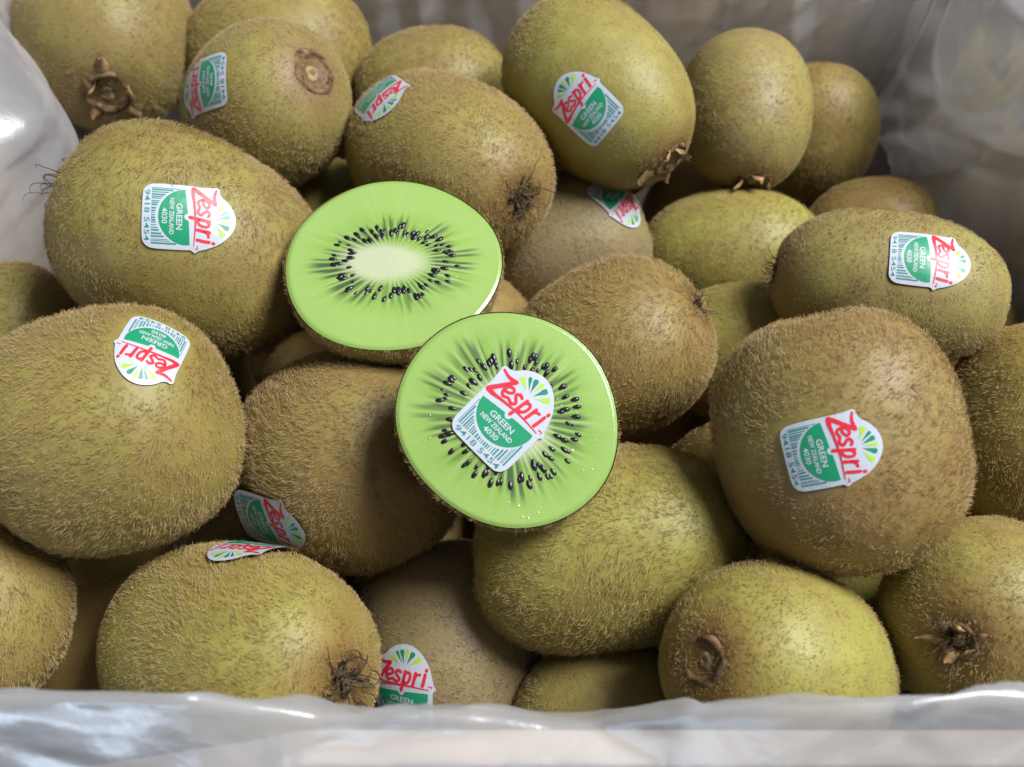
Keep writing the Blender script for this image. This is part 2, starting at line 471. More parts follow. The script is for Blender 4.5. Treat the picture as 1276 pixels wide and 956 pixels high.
def text_mesh(body, width, height, cx, cy, bold=0.0):
    cu = bpy.data.curves.new('t', 'FONT'); cu.body = body; cu.size = 1.0; cu.offset = bold; cu.resolution_u = 3; cu.fill_mode = 'BOTH'
    ob = bpy.data.objects.new('t', cu); col.objects.link(ob)
    bpy.context.view_layer.update()
    me = bpy.data.meshes.new_from_object(ob.evaluated_get(bpy.context.evaluated_depsgraph_get()))
    V = np.array([v.co[:2] for v in me.vertices]); F = [tuple(p.vertices) for p in me.polygons]
    bpy.data.objects.remove(ob); bpy.data.curves.remove(cu); bpy.data.meshes.remove(me)
    lo, hi = V.min(0), V.max(0)
    V = (V - (lo + hi) / 2) / (hi - lo) * np.array([width, height]) + np.array([cx, cy])
    return V, F

def sticker_template():
    out = catmull([(.497, .02), (.535, .075), (.497, .14), (.455, .27), (.38, .43), (.26, .565), (.12, .65), (-.02, .67), (-.15, .64), (-.27, .565), (-.36, .465),
                   (-.43, .43), (-.49, .425), (-.52, .38), (-.505, .29), (-.495, .15), (-.497, -.1), (-.495, -.48), (-.47, -.6), (-.41, -.665), (-.32, -.688),
                   (0, -.692), (.32, -.688), (.41, -.665), (.47, -.6), (.495, -.48), (.497, -.1)], 5, True)
    base = rings_fill(out, (0, 0), 12)
    arcp = [(0.43 * math.cos(a), -.035 - .42 * math.sin(a)) for a in np.linspace(0.02, math.pi - 0.10, 36)]
    top = [(-.42, -.078), (-.30, -.062), (-.18, -.048), (-.055, -.036), (-.04, -.07), (0, -.088), (.04, -.068), (.055, -.022), (.18, -.012), (.30, -.005), (.42, 0.0)]
    panel = rings_fill(np.array(top + arcp[1:]), (0, -.22), 7)
    red = [stroke([(-.475, .375), (-.36, .345), (-.235, .36)], .026, .052),
           stroke([(-.235, .36), (-.33, .22), (-.425, .085), (-.445, .045)], .05, .062),
           stroke([(-.445, .045), (-.36, .035), (-.2, .055), (.1, .075), (.43, .058)], .07, .010, .045),
           stroke([(-.285, .175), (-.21, .19), (-.165, .235), (-.205, .275), (-.265, .245), (-.29, .17), (-.245, .108), (-.165, .135)], .036),
           stroke([(-.03, .258), (-.075, .275), (-.118, .24), (-.085, .195), (-.045, .15), (-.085, .108), (-.14, .125)], .038),
           stroke([(.045, .28), (.025, .15), (0, -.005)], .042),
           stroke([(.035, .225), (.085, .272), (.13, .24), (.115, .15), (.065, .108), (.025, .13)], .037),
           stroke([(.212, .28), (.20, .19), (.185, .105)], .042),
           stroke([(.20, .2), (.235, .255), (.285, .268)], .036, .034),
           stroke([(.36, .28), (.35, .19), (.335, .105)], .042),
           stroke([(.372, .335), (.376, .35)], .042, smooth=False),
           stroke([(.425, .11), (.455, .112)], .013, smooth=False), stroke([(.47, .09), (.475, .115)], .013, smooth=False)]
    fan = []
    for ang, r0, r1, wd, mi in ((149, .11, .30, .085, 1), (127, .10, .29, .05, 0), (108, .08, .28, .072, 0), (87, .09, .285, .06, 1), (65, .08, .28, .08, 0), (37, .10, .30, .085, 1)):
        a = math.radians(ang); dr = np.array([math.cos(a), math.sin(a)]); pr = np.array([-dr[1], dr[0]]); c0 = np.array([.02, .315])
        prof = [(0, .05), (.3, .34), (.6, .72), (.82, 1.0), (.95, .82), (1.0, .35)]
        o = [c0 + dr * (r0 + (r1 - r0) * t) + pr * wd / 2 * w for t, w in prof] + [c0 + dr * (r0 + (r1 - r0) * t) - pr * wd / 2 * w for t, w in prof[::-1]]
        o = catmull(o, 3, True); v, f = rings_fill(o, c0 + dr * (r0 + (r1 - r0) * .65), 2); fan.append((v, f, mi))
    lett = [text_mesh('GREEN', .40, .088, 0, -.155, .018), text_mesh('NEW ZEALAND', .55, .068, 0, -.262, .022), text_mesh('4030', .24, .078, 0, -.365, .018)]
    r = np.random.default_rng(11); bars = []
    x = -.43
    while x < .43:
        w = r.choice([.010, .016, .024]); xm = x + w / 2
        arc = -.035 - .42 * math.sqrt(max(0, 1 - (xm / .43) ** 2)) - .045
        y1, y0 = min(arc, -.13), -.555
        if y1 - y0 > .02:
            ys = np.linspace(y0, y1, 6); v = [(x, y) for y in ys] + [(x + w, y) for y in ys]
            bars.append((np.array(v), [(i, 6 + i, 7 + i, i + 1) for i in range(5)]))
        x += w + r.choice([.012, .018, .026])
    bars.append(text_mesh('9418 5454', .78, .078, 0, -.618, .004))
    return [('backing', base[0], base[1], None, ['s_white'], 0), ('green_panel', *joined([panel]), ['s_green'], 1), ('brand_lettering', *joined(red), ['s_red'], 2),
            ('petal_fan', *joined(fan), ['s_dark', 's_light'], 1), ('panel_lettering', *joined(lett), ['s_white'], 2), ('barcode', *joined(bars), ['s_bar'], 1)]
TEMPLATE = sticker_template()
SW = 1.66     # sticker width in cm

def add_sticker(parent, origin, point, up, bvh, radius, lift=None, gap=0.045, scale=1.0):
    """lay the printed label on the skin around `point` (world cm); children of the label carry the print"""
    p = np.array(point, float); r = bvh.find_nearest(Vector(p))
    p0, nrm = np.array(r[0]), np.array(r[1])
    # smoothed normal
    acc = np.zeros(3)
    e1, e2, _ = frame(nrm)
    for k in range(12):
        a = k / 12 * 6.283; q = bvh.find_nearest(Vector(p0 + .7 * (math.cos(a) * e1 + math.sin(a) * e2)))
        acc += np.array(q[1])
    nrm = unit(acc + nrm)
    ty = np.array(up, float); ty = unit(ty - (ty @ nrm) * nrm); tx = np.cross(ty, nrm)
    sk = None
    for name, V, F, Mi, mats, layer in TEMPLATE:
        out = []
        for x, y in np.asarray(V) * SW * scale:
            rr = math.hypot(x, y); k = 1.0 if radius is None or rr < 1e-6 else radius * math.sin(min(rr / radius, 1.4)) / rr
            b = p0 + tx * x * k + ty * y * k
            hit = bvh.ray_cast(Vector(b + nrm * 3), Vector(-nrm), 8.0)
            h = np.array(hit[0]) if hit[0] is not None else b
            off = gap + layer * 0.004 + (lift(x / SW, y / SW) if lift else 0.0)
            out.append(h + nrm * off)
        o = mesh_obj('sticker' if layer == 0 else name, out, F, [MAT[m] for m in mats], sk or parent, origin, True, Mi)
        if layer == 0: sk = o
    return p0, nrm, tx, ty

# ------------------------------------------------------------------ kiwis
def kiwi_mesh(c, B, A, axis, seed, box=2.3, egg=0.0, half=False, flat=0.02):
    """surface of revolution about axis; returns V, F, pole distances"""
    e1, e2, a = frame(axis)
    r = np.random.default_rng(seed)
    nu, nv = 96, 60
    th = np.arange(nu) / nu * 2 * math.pi + 0.3
    ph = np.linspace(0, math.pi, nv + 1)
    if half: ph = np.linspace(math.pi / 2, math.pi, nv // 2 + 1)
    cp, sp = np.cos(ph), np.sin(ph)
    ex = 2.0 / box
    zz = np.sign(cp) * np.abs(cp) ** ex; rr = np.abs(sp) ** ex
    rr = rr * (1 + egg * zz)
    dim = 0.05 * np.exp(-((1 - np.abs(cp)) / 0.012))          # slight dimple at the ends
    zz = zz * (1 - dim)
    rows = []
    f1 = r.uniform(0, math.pi)
    for z_, r_ in zip(zz, rr):
        k = 1 + flat * np.cos(2 * (th - f1))
        x = (np.cos(th) * r_ * k * B)[:, None] * e1 + (np.sin(th) * r_ * k * B)[:, None] * e2 + z_ * A * a
        rows.append(x)
    V = np.concatenate(rows)
    lump = Waves(seed * 13 + 5, 0.95, 6)
    if not half:
        V = V * (1 + 0.026 * lump(V))[:, None]
    else:
        V = V * (1 + 0.012 * lump(V))[:, None]
    V = V + np.array(c)
    F = []; nr = len(ph)
    for j in range(nr - 1):
        for i in range(nu):
            F.append((j * nu + i, (j + 1) * nu + i, (j + 1) * nu + (i + 1) % nu, j * nu + (i + 1) % nu))
    al = (V - np.array(c)) @ a
    pole = np.array(c) + a * A
    return V, F, np.linalg.norm(V - pole, axis=1)

def tri_sample(V, F, n, r):
    T = np.array([(f[0], f[1], f[2]) for f in F] + [(f[0], f[2], f[3]) for f in F])
    a, b, c = V[T[:, 0]], V[T[:, 1]], V[T[:, 2]]
    cr = np.cross(b - a, c - a); ar = np.linalg.norm(cr, axis=1) / 2
    n = int(n * ar.sum())
    idx = r.choice(len(T), n, p=ar / ar.sum())
    u, v = r.random(n), r.random(n); fl = u + v > 1; u[fl], v[fl] = 1 - u[fl], 1 - v[fl]
    P = a[idx] + (b - a)[idx] * u[:, None] + (c - a)[idx] * v[:, None]
    return P, unit(cr[idx])

def add_fuzz(parent, origin, c, V, F, axis, seed, length, density, stickers, color, bald=0.3, clump=3, thick=1.0):
    r = np.random.default_rng(seed + 500)
    P, N = tri_sample(V, F, density, r)
    flip = ((P - np.array(c)) * N).sum(1) < 0
    N[flip] *= -1
    view = unit(CAM - P)
    keep = (N * view).sum(1) > -0.45
    for p0, nrm, tx, ty in stickers:
        d = P - p0; x, y = d @ tx / SW * 1.06, d @ ty / SW * 1.06
        keep &= ~((np.abs(x) < .50) & (y > -.68) & (y < .66 - 1.3 * np.maximum(np.abs(x) - .15, 0)) & ((d @ nrm) > -1.2))
    P, N = P[keep], N[keep]; M = len(P)
    if M == 0: return
    rel = P - np.array(c)
    f1, f2, f3 = Waves(seed + 1, 2.2), Waves(seed + 2, 0.9), Waves(seed + 3, 5.0)
    a = unit(axis)
    T = -(a - (N @ a)[:, None] * N); T = unit(T + 1e-6); S = np.cross(N, T)
    ang = 0.9 * f1(rel) + 0.7 * f2(rel) + r.normal(0, 0.55, M)
    D = T * np.cos(ang)[:, None] + S * np.sin(ang)[:, None]
    rub = smoothstep(f2(rel) + 0.4 * f3(rel), 0.1 - bald, 1.6 - bald)      # rubbed, nearly smooth patches
    L = 0.74 * length * (1 - 0.62 * rub) * r.uniform(0.55, 1.2, M)
    lean = np.clip(0.75 + 0.25 * f3(rel) + r.normal(0, .2, M), 0.25, 1.3)
    tip = P + N * (L * 0.62)[:, None] + D * (L * lean * 0.85)[:, None]
    k = clump
    rp = np.repeat(P, k, 0) + r.normal(0, 0.045, (M * k, 3)); Nn = np.repeat(N, k, 0)
    rp -= ((rp - np.repeat(P, k, 0)) * Nn).sum(1)[:, None] * Nn
    rp -= Nn * 0.01
    sc = r.uniform(0.6, 1.1, M * k)[:, None]
    tp = rp + (np.repeat(tip, k, 0) - np.repeat(P, k, 0)) * sc + r.normal(0, 0.03, (M * k, 3)) * (np.repeat(L, k) / 0.2)[:, None]
    mid1 = rp + (tp - rp) * 0.36 + Nn * (np.repeat(L, k) * 0.16)[:, None]
    mid2 = rp + (tp - rp) * 0.72 + Nn * (np.repeat(L, k) * 0.13)[:, None] + r.normal(0, 0.008, (M * k, 3))
    pts = np.stack([rp, mid1, mid2, tp], 1)
    n = M * k
    rad = np.tile(np.array([0.0037, 0.0035, 0.0028, 0.0012]) * thick, n)
    cu = bpy.data.hair_curves.new('fuzz')
    cu.add_curves([4] * n)
    cu.attributes['position'].data.foreach_set('vector', ((pts.reshape(-1, 3) - np.array(origin)) * CM).astype(np.float32).ravel())
    ra = cu.attributes.get('radius') or cu.attributes.new('radius', 'FLOAT', 'POINT')
    ra.data.foreach_set('value', (rad * CM).astype(np.float32))
    cu.materials.append(MAT['fuzz'])
    o = bpy.data.objects.new('fuzz', cu); col.objects.link(o); o.parent = parent
    o.color = color; o['kind'] = 'stuff'
    return o

def tube(P, rad, sides=5):
    P = np.asarray(P); n = len(P); T = unit(np.gradient(P, axis=0)); V, F = [], []
    h = np.array([0.3, 0.5, 0.8])
    for i in range(n):
        e1 = unit(np.cross(T[i], h)); e2 = np.cross(T[i], e1); R = rad * (1 - 0.6 * i / (n - 1))
        for k in range(sides):
            a = k / sides * 6.283; V.append(P[i] + R * (math.cos(a) * e1 + math.sin(a) * e2))
    for i in range(n - 1):
        for k in range(sides):
            F.append((i * sides + k, i * sides + (k + 1) % sides, (i + 1) * sides + (k + 1) % sides, (i + 1) * sides + k))
    F.append(tuple(range(sides))[::-1]); F.append(tuple((n - 1) * sides + k for k in range(sides)))
    return V, F

def add_blossom(parent, origin, pole, axis, seed, size=1.0, count=48):
    """shrivelled dark flower remains at the blossom end"""
    r = np.random.default_rng(seed + 900); e1, e2, a = frame(axis); V, F = [], []
    for k in range(count):
        chunky = k % 5 == 0
        an = r.uniform(0, 6.283); r0 = abs(r.normal(0, .17)) * size
        p = pole + (math.cos(an) * e1 + math.sin(an) * e2) * r0 - a * 0.02
        d = unit((math.cos(an) * e1 + math.sin(an) * e2) * r.uniform(.2, 1.1) + a * r.uniform(.25, 1.0))
        w = unit(r.normal(size=3)); pts = [p]; ln = (r.uniform(.18, .34) if chunky else r.uniform(.4, 1.05)) * size; st = ln / 10; curl = r.normal(0, .12 if chunky else .55)
        for q in range(10):
            pts.append(pts[-1] + d * st)
            ct, sn = math.cos(curl), math.sin(curl); d = unit(d * ct + np.cross(w, d) * sn + r.normal(0, .12, 3))
            hgt = (pts[-1] - pole) @ a
            if hgt < 0.0: d = unit(d + a * 0.6)
            if hgt > .42 * size: d = unit(d - a * 0.5)
        v, f = tube(pts, (r.uniform(.03, .055) if chunky else r.uniform(.010, .02)) * size); o = len(V); V += v; F += [tuple(i + o for i in q) for q in f]
    return mesh_obj('blossom_tuft', V, F, MAT['fibre'], parent, origin)

def add_stem(parent, origin, pole, axis, seed, size=1.0, sepals=0):
    r = np.random.default_rng(seed + 700); e1, e2, a = frame(axis)
    prof = [(.66, -.14), (.56, -.01), (.50, .08), (.43, .12), (.35, .05), (.28, -.03), (.2, -.04), (.15, .03), (.09, .05), (.04, .01), (0.005, .0)]
    V, F = [], []; n = 40
    wv = Waves(seed + 77, 9.0, 6)
    for q, (rad, h) in enumerate(prof):
        for k in range(n):
            t = k / n * 6.283; dr = math.cos(t) * e1 + math.sin(t) * e2
            V.append(pole + (dr * rad + a * h) * size)
    V = np.array(V); V += (wv(V) * .03 * size)[:, None] * a + np.array([wv(V + 5), wv(V + 9), wv(V + 3)]).T * .025 * size
    for q in range(len(prof) - 1):
        for k in range(n): F.append((q * n + k, q * n + (k + 1) % n, (q + 1) * n + (k + 1) % n, (q + 1) * n + k))
    fm = [0 if i // n < 5 else 1 for i in range(len(F))]
    s = mesh_obj('stem_scar', V, F, [MAT['scar'], MAT['scar_core']], parent, origin, True, fm)
    for k in range(sepals):       # dried sepals
        t = k / sepals * 6.283 + r.uniform(-.3, .3); dr = math.cos(t) * e1 + math.sin(t) * e2; sd = np.cross(a, dr)
        ln, wd, opn = r.uniform(.5, .85) * size, r.uniform(.2, .3) * size, r.uniform(.15, 1.0)
        Vs, Fs = [], []; nu, nv = 7, 5
        for side in (0, 1):
            for i in range(nu):
                u = i / (nu - 1)
                for j in range(nv):
                    v = j / (nv - 1) * 2 - 1
                    w = wd * (1 - u ** 2.2 * .8) * (0.75 + .5 * u * (1 - u))
                    p = pole + dr * (.28 * size + ln * u * opn + .05 * math.sin(u * 5 + k)) + sd * v * w + a * (.02 + ln * u * (1 - opn * .75) - .10 * v * v * size - .12 * u * u * opn) + a * (side * -.035 * size)
                    Vs.append(p + r.normal(0, .010, 3))
        q = nu * nv
        for i in range(nu - 1):
            for j in range(nv - 1):
                x = i * nv + j; Fs.append((x, x + 1, x + nv + 1, x + nv)); Fs.append((q + x, q + x + nv, q + x + nv + 1, q + x + 1))
        for i in range(nu - 1):
            x = i * nv; Fs.append((x, x + nv, q + x + nv, q + x)); x += nv - 1; Fs.append((x + nv, x, q + x, q + x + nv))
        for j in range(nv - 1):
            x = (nu - 1) * nv + j; Fs.append((x, x + 1, q + x + 1, q + x)[::-1]); Fs.append((j, j + 1, q + j + 1, q + j))
        mesh_obj('sepal', Vs, Fs, MAT['sepal'], s, origin)
    return s

def rotz_dir(v): return v

# key: centre, short radius, long radius, axis towards its described end
KIWI = {
    'K1': ((-12.99, 12.61, 1.71), 2.72, 3.27, (0.219, -0.976, 0.018)),
    'K2': ((-7.64, 12.69, 0.69), 2.62, 3.01, (0.969, 0.240, -0.056)),
    'K3': ((-7.0, 7.85, 2.55), 2.28, 2.64, (0.665, -0.294, 0.687)),
    'K4': ((-2.56, 11.23, 0.53), 2.04, 2.54, (0.995, 0.102, -0.000)),
    'K5': ((-1.85, 6.23, 1.96), 2.42, 3.43, (0.611, -0.732, 0.301)),
    'K6': ((2.53, 8.04, 2.88), 2.29, 3.05, (0.617, -0.774, -0.142)),
    'K7': ((7.39, 9.94, 0.72), 2.05, 2.60, (-0.007, -0.960, -0.282)),
    'K8': ((10.49, 11.49, -1.40), 1.99, 2.29, (0.088, 0.616, 0.783)),
    'K9': ((11.50, 7.17, -1.88), 1.83, 2.11, (0.932, -0.207, 0.296)),
    'K10': ((6.93, 6.28, -1.82), 2.00, 2.80, (0.971, -0.107, 0.213)),
    'K11': ((9.68, 1.95, 1.58), 1.93, 2.88, (-0.959, 0.270, -0.083)),
    'K12': ((6.86, -3.53, 3.02), 2.44, 2.68, (0.190, -0.792, -0.580)),
    'K13': ((13.15, -1.44, 0.06), 2.25, 2.59, (0.317, 0.692, 0.648)),
    'K14': ((10.0, -6.75, 0.9), 2.1, 2.28, (-0.648, -0.403, 0.646)),
    'K15': ((5.47, -7.74, 0.89), 2.10, 2.68, (-0.734, -0.148, 0.663)),
    'K16': ((2.29, -4.59, -0.08), 2.29, 3.21, (0.990, 0.110, 0.089)),
    'K17': ((2.55, 0.78, 0.31), 2.30, 2.64, (0.823, 0.138, 0.551)),
    'K18': ((1.75, 5.80, -1.15), 2.27, 2.50, (0.934, 0.211, 0.289)),
    'K19': ((6.66, 2.27, -1.71), 2.04, 2.35, (0.970, -0.139, 0.198)),
    'K20': ((-8.33, 2.75, 2.30), 2.74, 3.32, (-0.859, 0.191, 0.476)),
    'K20c': ((-14.08, 1.96, -0.70), 1.83, 2.20, (0.653, 0.683, 0.326)),
    'K21': ((-8.95, -2.81, 2.24), 2.68, 2.72, (0.965, 0.242, 0.105)),
    'K22': ((-4.02, -2.05, -0.54), 2.78, 3.02, (0.639, -0.342, 0.689)),
    'K23': ((-6.07, -7.04, -0.42), 2.44, 3.50, (0.810, -0.310, 0.500)),
    'K24': ((-11.8, -6.38, 0.27), 1.96, 2.16, (0.046, 0.942, 0.331)),
    'K25': ((-1.62, -5.80, -3.2), 2.32, 2.66, (0.192, -0.926, -0.326)),
    'K26': ((2.18, -7.84, -2.37), 1.83, 2.19, (0.986, 0.110, 0.127)),
    'K27': ((9.91, -4.84, -2.67), 2.04, 2.34, (0.839, 0.262, 0.477)),
    'K28': ((-10.57, -5.70, -4.60), 1.94, 2.13, (0.737, 0.667, -0.111)),
    'K29': ((-6.33, 7.22, -2.22), 2.48, 2.72, (0.863, 0.466, 0.197)),
}
# key: outward direction of the label's middle, direction of the label's top
STICK = {
    'K3': ((-0.531, -0.481, 0.698), (-0.812, 0.309, -0.495)),
    'K5': ((-0.668, 0.208, 0.715), (0.388, -0.843, 0.373)),
    'K6': ((-0.288, -0.824, 0.488), (-0.687, 0.641, 0.341)),
    'K11': ((0.149, -0.363, 0.920), (0.985, -0.170, -0.026)),
    'K12': ((-0.354, -0.569, 0.742), (0.903, -0.002, 0.430)),
    'K18': ((0.55, -0.02, 0.835), (0.706, -0.583, -0.401)),
    'K20': ((0.351, -0.465, 0.813), (0.937, 0.179, -0.301)),
    'K21': ((0.547, 0.160, 0.822), (-0.056, -0.972, 0.226)),
    'K22': ((-0.543, -0.772, 0.331), (0.817, -0.451, 0.359)),
    'K23': ((0.139, 0.761, 0.634), (-0.394, -0.536, 0.747)),
    'K25': ((-0.344, -0.645, 0.682), (0.044, 0.764, 0.644)),
}
# key: end feature, sepals, size, (green, bright, grey), squareness, egg, fuzz length, bald, label
INFO = {
    'K1': ('stem', 5, 1.4, (.35, 1, .25), 2.2, 0, .15, .4, 'kiwi in the far left corner, broad dry sepals on the stem end facing out'),
    'K2': ('none', 0, 1, (.35, 1, .1), 2.2, 0, .15, .3, 'kiwi at the back edge, half hidden behind the kiwi with the round crater scar'),
    'K3': ('stem', 0, 1.2, (.5, 1, .25), 2.2, 0, .14, .6, 'kiwi with round dark stem crater at its top and a sticker on its left flank'),
    'K4': ('none', 0, 1, (.4, 1, .2), 2.2, .04, .14, .4, 'plain kiwi lying at the back wall behind the kiwi with a curled blossom tuft'),
    'K5': ('blossom', 0, 1.15, (.35, 1, .1), 2.2, -.03, .17, .2, 'golden brown kiwi above the cut halves, black blossom tuft and sticker seen edge-on'),
    'K6': ('stem', 5, 1.1, (.6, 1, .1), 2.2, -.07, .14, .7, 'egg-shaped kiwi at the back with tilted sticker and spiky sepals at lower right'),
    'K7': ('stem', 4, 1.05, (.45, 1, .4), 2.25, -.05, .13, .6, 'upright oval kiwi without sticker at the back, its flat dry sepals at the bottom'),
    'K8': ('none', 0, 1, (.35, 1, .1), 2.2, 0, .13, .4, 'shaded kiwi in the far right corner behind the upright oval kiwi'),
    'K9': ('none', 0, 1, (.2, 1, .1), 2.2, 0, .14, .2, 'kiwi of which only the brown top shows beside the film at right'),
    'K10': ('none', 0, 1, (.7, 1, .05), 2.2, 0, .14, .6, 'olive green kiwi lying below the upright oval kiwi, half in shadow'),
    'K11': ('blossom', 0, .8, (.45, 1, .45), 2.35, .02, .14, .6, 'long pale kiwi lying at right with a sticker near its right end'),
    'K12': ('blossom', 0, .8, (.12, 1, .15), 2.55, 0, .20, .0, 'big squarish brown kiwi at right with a sticker in full view'),
    'K13': ('none', 0, 1, (.3, 1, 0), 2.2, 0, .17, .2, 'kiwi cut off by the right picture edge beside the big squarish one'),
    'K14': ('both', 5, .75, (.55, 1, .1), 2.2, 0, .17, .3, 'kiwi at the lower right corner with a ragged brown blossom end'),
    'K15': ('stem', 0, .95, (.85, 1, 0), 2.2, 0, .15, .8, 'light green kiwi at the front with a ringed stem scar at its left'),
    'K16': ('blossom', 0, .6, (.75, 1, 0), 2.45, 0, .19, .4, 'long olive kiwi lying directly below the cut half with the sticker'),
    'K17': ('blossom', 0, .75, (.2, 1, .1), 2.3, 0, .19, .3, 'reddish brown kiwi right behind the cut half with the sticker'),
    'K18': ('none', 0, 1, (.15, 1, .75), 2.2, 0, .14, .3, 'greyish kiwi behind the reddish brown one, sticker on its right shoulder'),
    'K19': ('none', 0, 1, (.65, 1, .1), 2.2, 0, .14, .5, 'kiwi mostly hidden in the gap between the reddish, olive and squarish kiwis'),
    'K20': ('blossom', 0, 1.2, (.4, 1, .15), 2.4, .02, .20, .3, 'large kiwi at upper left with a sideways sticker on its middle'),
    'K20c': ('blossom', 0, .8, (.6, 1, .1), 2.2, 0, .16, .4, 'kiwi at the left edge wedged between the two large left kiwis'),
    'K21': ('none', 0, 1, (.4, 1, .1), 2.45, 0, .20, .3, 'large round kiwi at the left edge with an upside-down sticker'),
    'K22': ('blossom', 0, .9, (.15, 1, .15), 2.3, 0, .22, .1, 'brown kiwi left of the cut half, a peeling sticker at its lower left'),
    'K23': ('blossom', 0, 1.25, (.6, 1, 0), 2.35, 0, .20, .5, 'olive kiwi at the front left with tangled blossom fibres and sticker on top'),
    'K24': ('none', 0, 1, (.25, 1, .1), 2.2, 0, .20, .2, 'kiwi cut off by the left picture edge at the lower corner'),
    'K25': ('none', 0, 1, (.1, 1, .75), 2.3, 0, .16, .1, 'greyish brown kiwi at the front with an upright sticker above the film'),
    'K26': ('none', 0, 1, (.5, 1, .3), 2.2, 0, .15, .4, 'shaded kiwi low at the front between the upright sticker and the ringed stem scar'),
    'K27': ('none', 0, 1, (.6, 1, 0), 2.2, 0, .15, .4, 'kiwi deep in the gap under the big squarish kiwi'),
    'K28': ('none', 0, 1, (.2, 1, 0), 2.2, 0, .15, .4, 'kiwi deep in the gap between the three lower left kiwis'),  # low green: skin browned to paint in the gap's shade
    'K29': ('none', 0, 1, (.4, 1, 0), 2.2, 0, .15, .4, 'kiwi deep in the shadow behind the cut half without sticker'),
}
GROUP = 'whole kiwis heaped in the lined box'

def lift_k22(x, y): return 0.16 * max(0.0, -y + .1) ** 2 * 2.2
def lift_k23(x, y): return 0.05 + 0.25 * max(0.0, y * -0.2 - x * 0.9) ** 2
def lift_none(x, y): return 0.05 * max(0.0, abs(x) + abs(y) - .7)

def build_kiwi(key, idx):
    c, B, A, axis = KIWI[key]
    kind, sep, fs, (gr, br, gy), boxy, egg, flen, bald, label = INFO[key]
    c = np.array(c); base = c - np.array([0, 0, B])
    root = empty('kiwi', base)
    tag(root, label, 'kiwi', GROUP)
    V, F, pole_d = kiwi_mesh(c, B, A, axis, idx + 1, boxy, egg)
    color = (gr, br, gy, 1)
    sk = mesh_obj('skin', V, F, MAT['skin'], root, base, attrs={'pole': pole_d if kind != 'none' else pole_d * 0 + 3})
    sk.color = color
    pole = c + unit(axis) * A * 0.985
    bvh = BVHTree.FromPolygons([tuple(v) for v in V], F)
    hit = bvh.find_nearest(Vector(pole)); pole = np.array(hit[0])
    st = []
    if key in STICK:
        d, up = STICK[key]
        h = bvh.ray_cast(Vector(c + np.array(d) * 8), Vector(-np.array(d)), 10)[0]
        lf = lift_k22 if key == 'K22' else lift_k23 if key == 'K23' else lift_none
        ssc = {'K12': .80, 'K21': .80, 'K6': .88, 'K3': .90, 'K11': .86, 'K18': .80}.get(key, .92)
        st.append(add_sticker(root, base, np.array(h), up, bvh, B * 1.1, lf, scale=ssc))
    if kind in ('stem', 'both'): add_stem(root, base, pole, axis, idx, fs, sep)
    if kind in ('blossom', 'both'): add_blossom(root, base, pole, axis, idx, fs)
    deep = key in ('K27', 'K28', 'K29')
    add_fuzz(root, base, c, V, F, axis, idx, flen, 30 if deep else 115, st, color, bald)
    return root
for i, key in enumerate(KIWI): build_kiwi(key, i)

DEEP = [      # lower layer, seen only through the gaps
    ((3.25, 12.45, -1.50), 2.32, 2.73, (0.10, -0.30, -0.95)),
    ((-1.75, 2.74, -1.50), 2.35, 2.78, (0.60, -0.65, 0.46)),
    ((-12.27, -1.71, -1.50), 2.20, 2.44, (-0.67, 0.08, -0.74)),
    ((12.82, 3.12, -2.00), 2.12, 2.58, (0.43, -0.50, -0.75)),
    ((6.23, -1.95, -2.50), 2.18, 2.51, (0.48, -0.13, 0.87)),
    ((-9.86, 1.83, -3.40), 2.15, 2.62, (0.12, -0.37, -0.92)),
    ((-10.92, 10.47, -3.00), 2.24, 2.62, (0.44, 0.19, -0.88)),
    ((-1.22, 11.55, -3.50), 2.13, 2.46, (0.93, -0.22, -0.29)),
    ((-6.32, 12.42, -4.00), 2.14, 2.36, (0.04, -1.00, 0.09)),
    ((1.32, -1.79, -4.00), 2.28, 2.58, (-0.03, -0.86, 0.51)),
    ((-5.63, 2.99, -5.00), 2.14, 2.63, (0.80, -0.56, -0.20)),
    ((11.67, -0.97, -4.50), 2.18, 2.45, (-0.59, -0.80, 0.10)),
    ((6.86, 10.25, -4.50), 2.25, 2.62, (-0.30, -0.80, -0.52)),
    ((-1.54, 7.15, -4.50), 2.17, 2.42, (-0.45, -0.89, 0.05)),
    ((2.60, 4.60, -6.00), 2.21, 2.54, (0.32, -0.93, 0.18)),
    ((-7.12, -2.78, -5.00), 2.18, 2.66, (-0.01, 0.36, -0.93)),
    ((12.91, -6.96, -5.00), 2.17, 2.49, (0.44, -0.41, 0.80)),
    ((9.35, 3.14, -5.00), 2.16, 2.50, (-0.80, 0.49, -0.35)),
    ((11.81, 9.33, -5.50), 2.28, 2.74, (-0.86, 0.49, 0.14)),
    ((5.47, -6.87, -5.50), 2.24, 2.63, (-0.79, 0.40, 0.47)),
    ((-12.77, 6.83, -6.00), 2.10, 2.51, (0.53, -0.85, -0.05)),
    ((-12.83, -1.21, -6.00), 2.13, 2.47, (-0.02, -0.79, -0.61)),
    ((-2.81, -2.36, -6.50), 2.11, 2.33, (0.58, 0.82, 0.02)),
    ((-7.41, -6.91, -6.50), 2.20, 2.61, (-0.95, 0.32, -0.07)),
    ((2.52, 9.67, -6.50), 2.29, 2.82, (-0.88, 0.07, 0.48)),
    ((-1.01, 2.53, -6.50), 2.13, 2.45, (0.32, 0.03, -0.95)),
    ((-7.71, 6.86, -7.00), 2.23, 2.67, (-0.75, -0.48, 0.45)),
    ((9.04, -4.08, -7.00), 2.14, 2.43, (-0.78, -0.35, 0.52)),
    ((5.30, 0.90, -6.40), 2.12, 2.60, (0.35, 0.79, 0.50)),
]
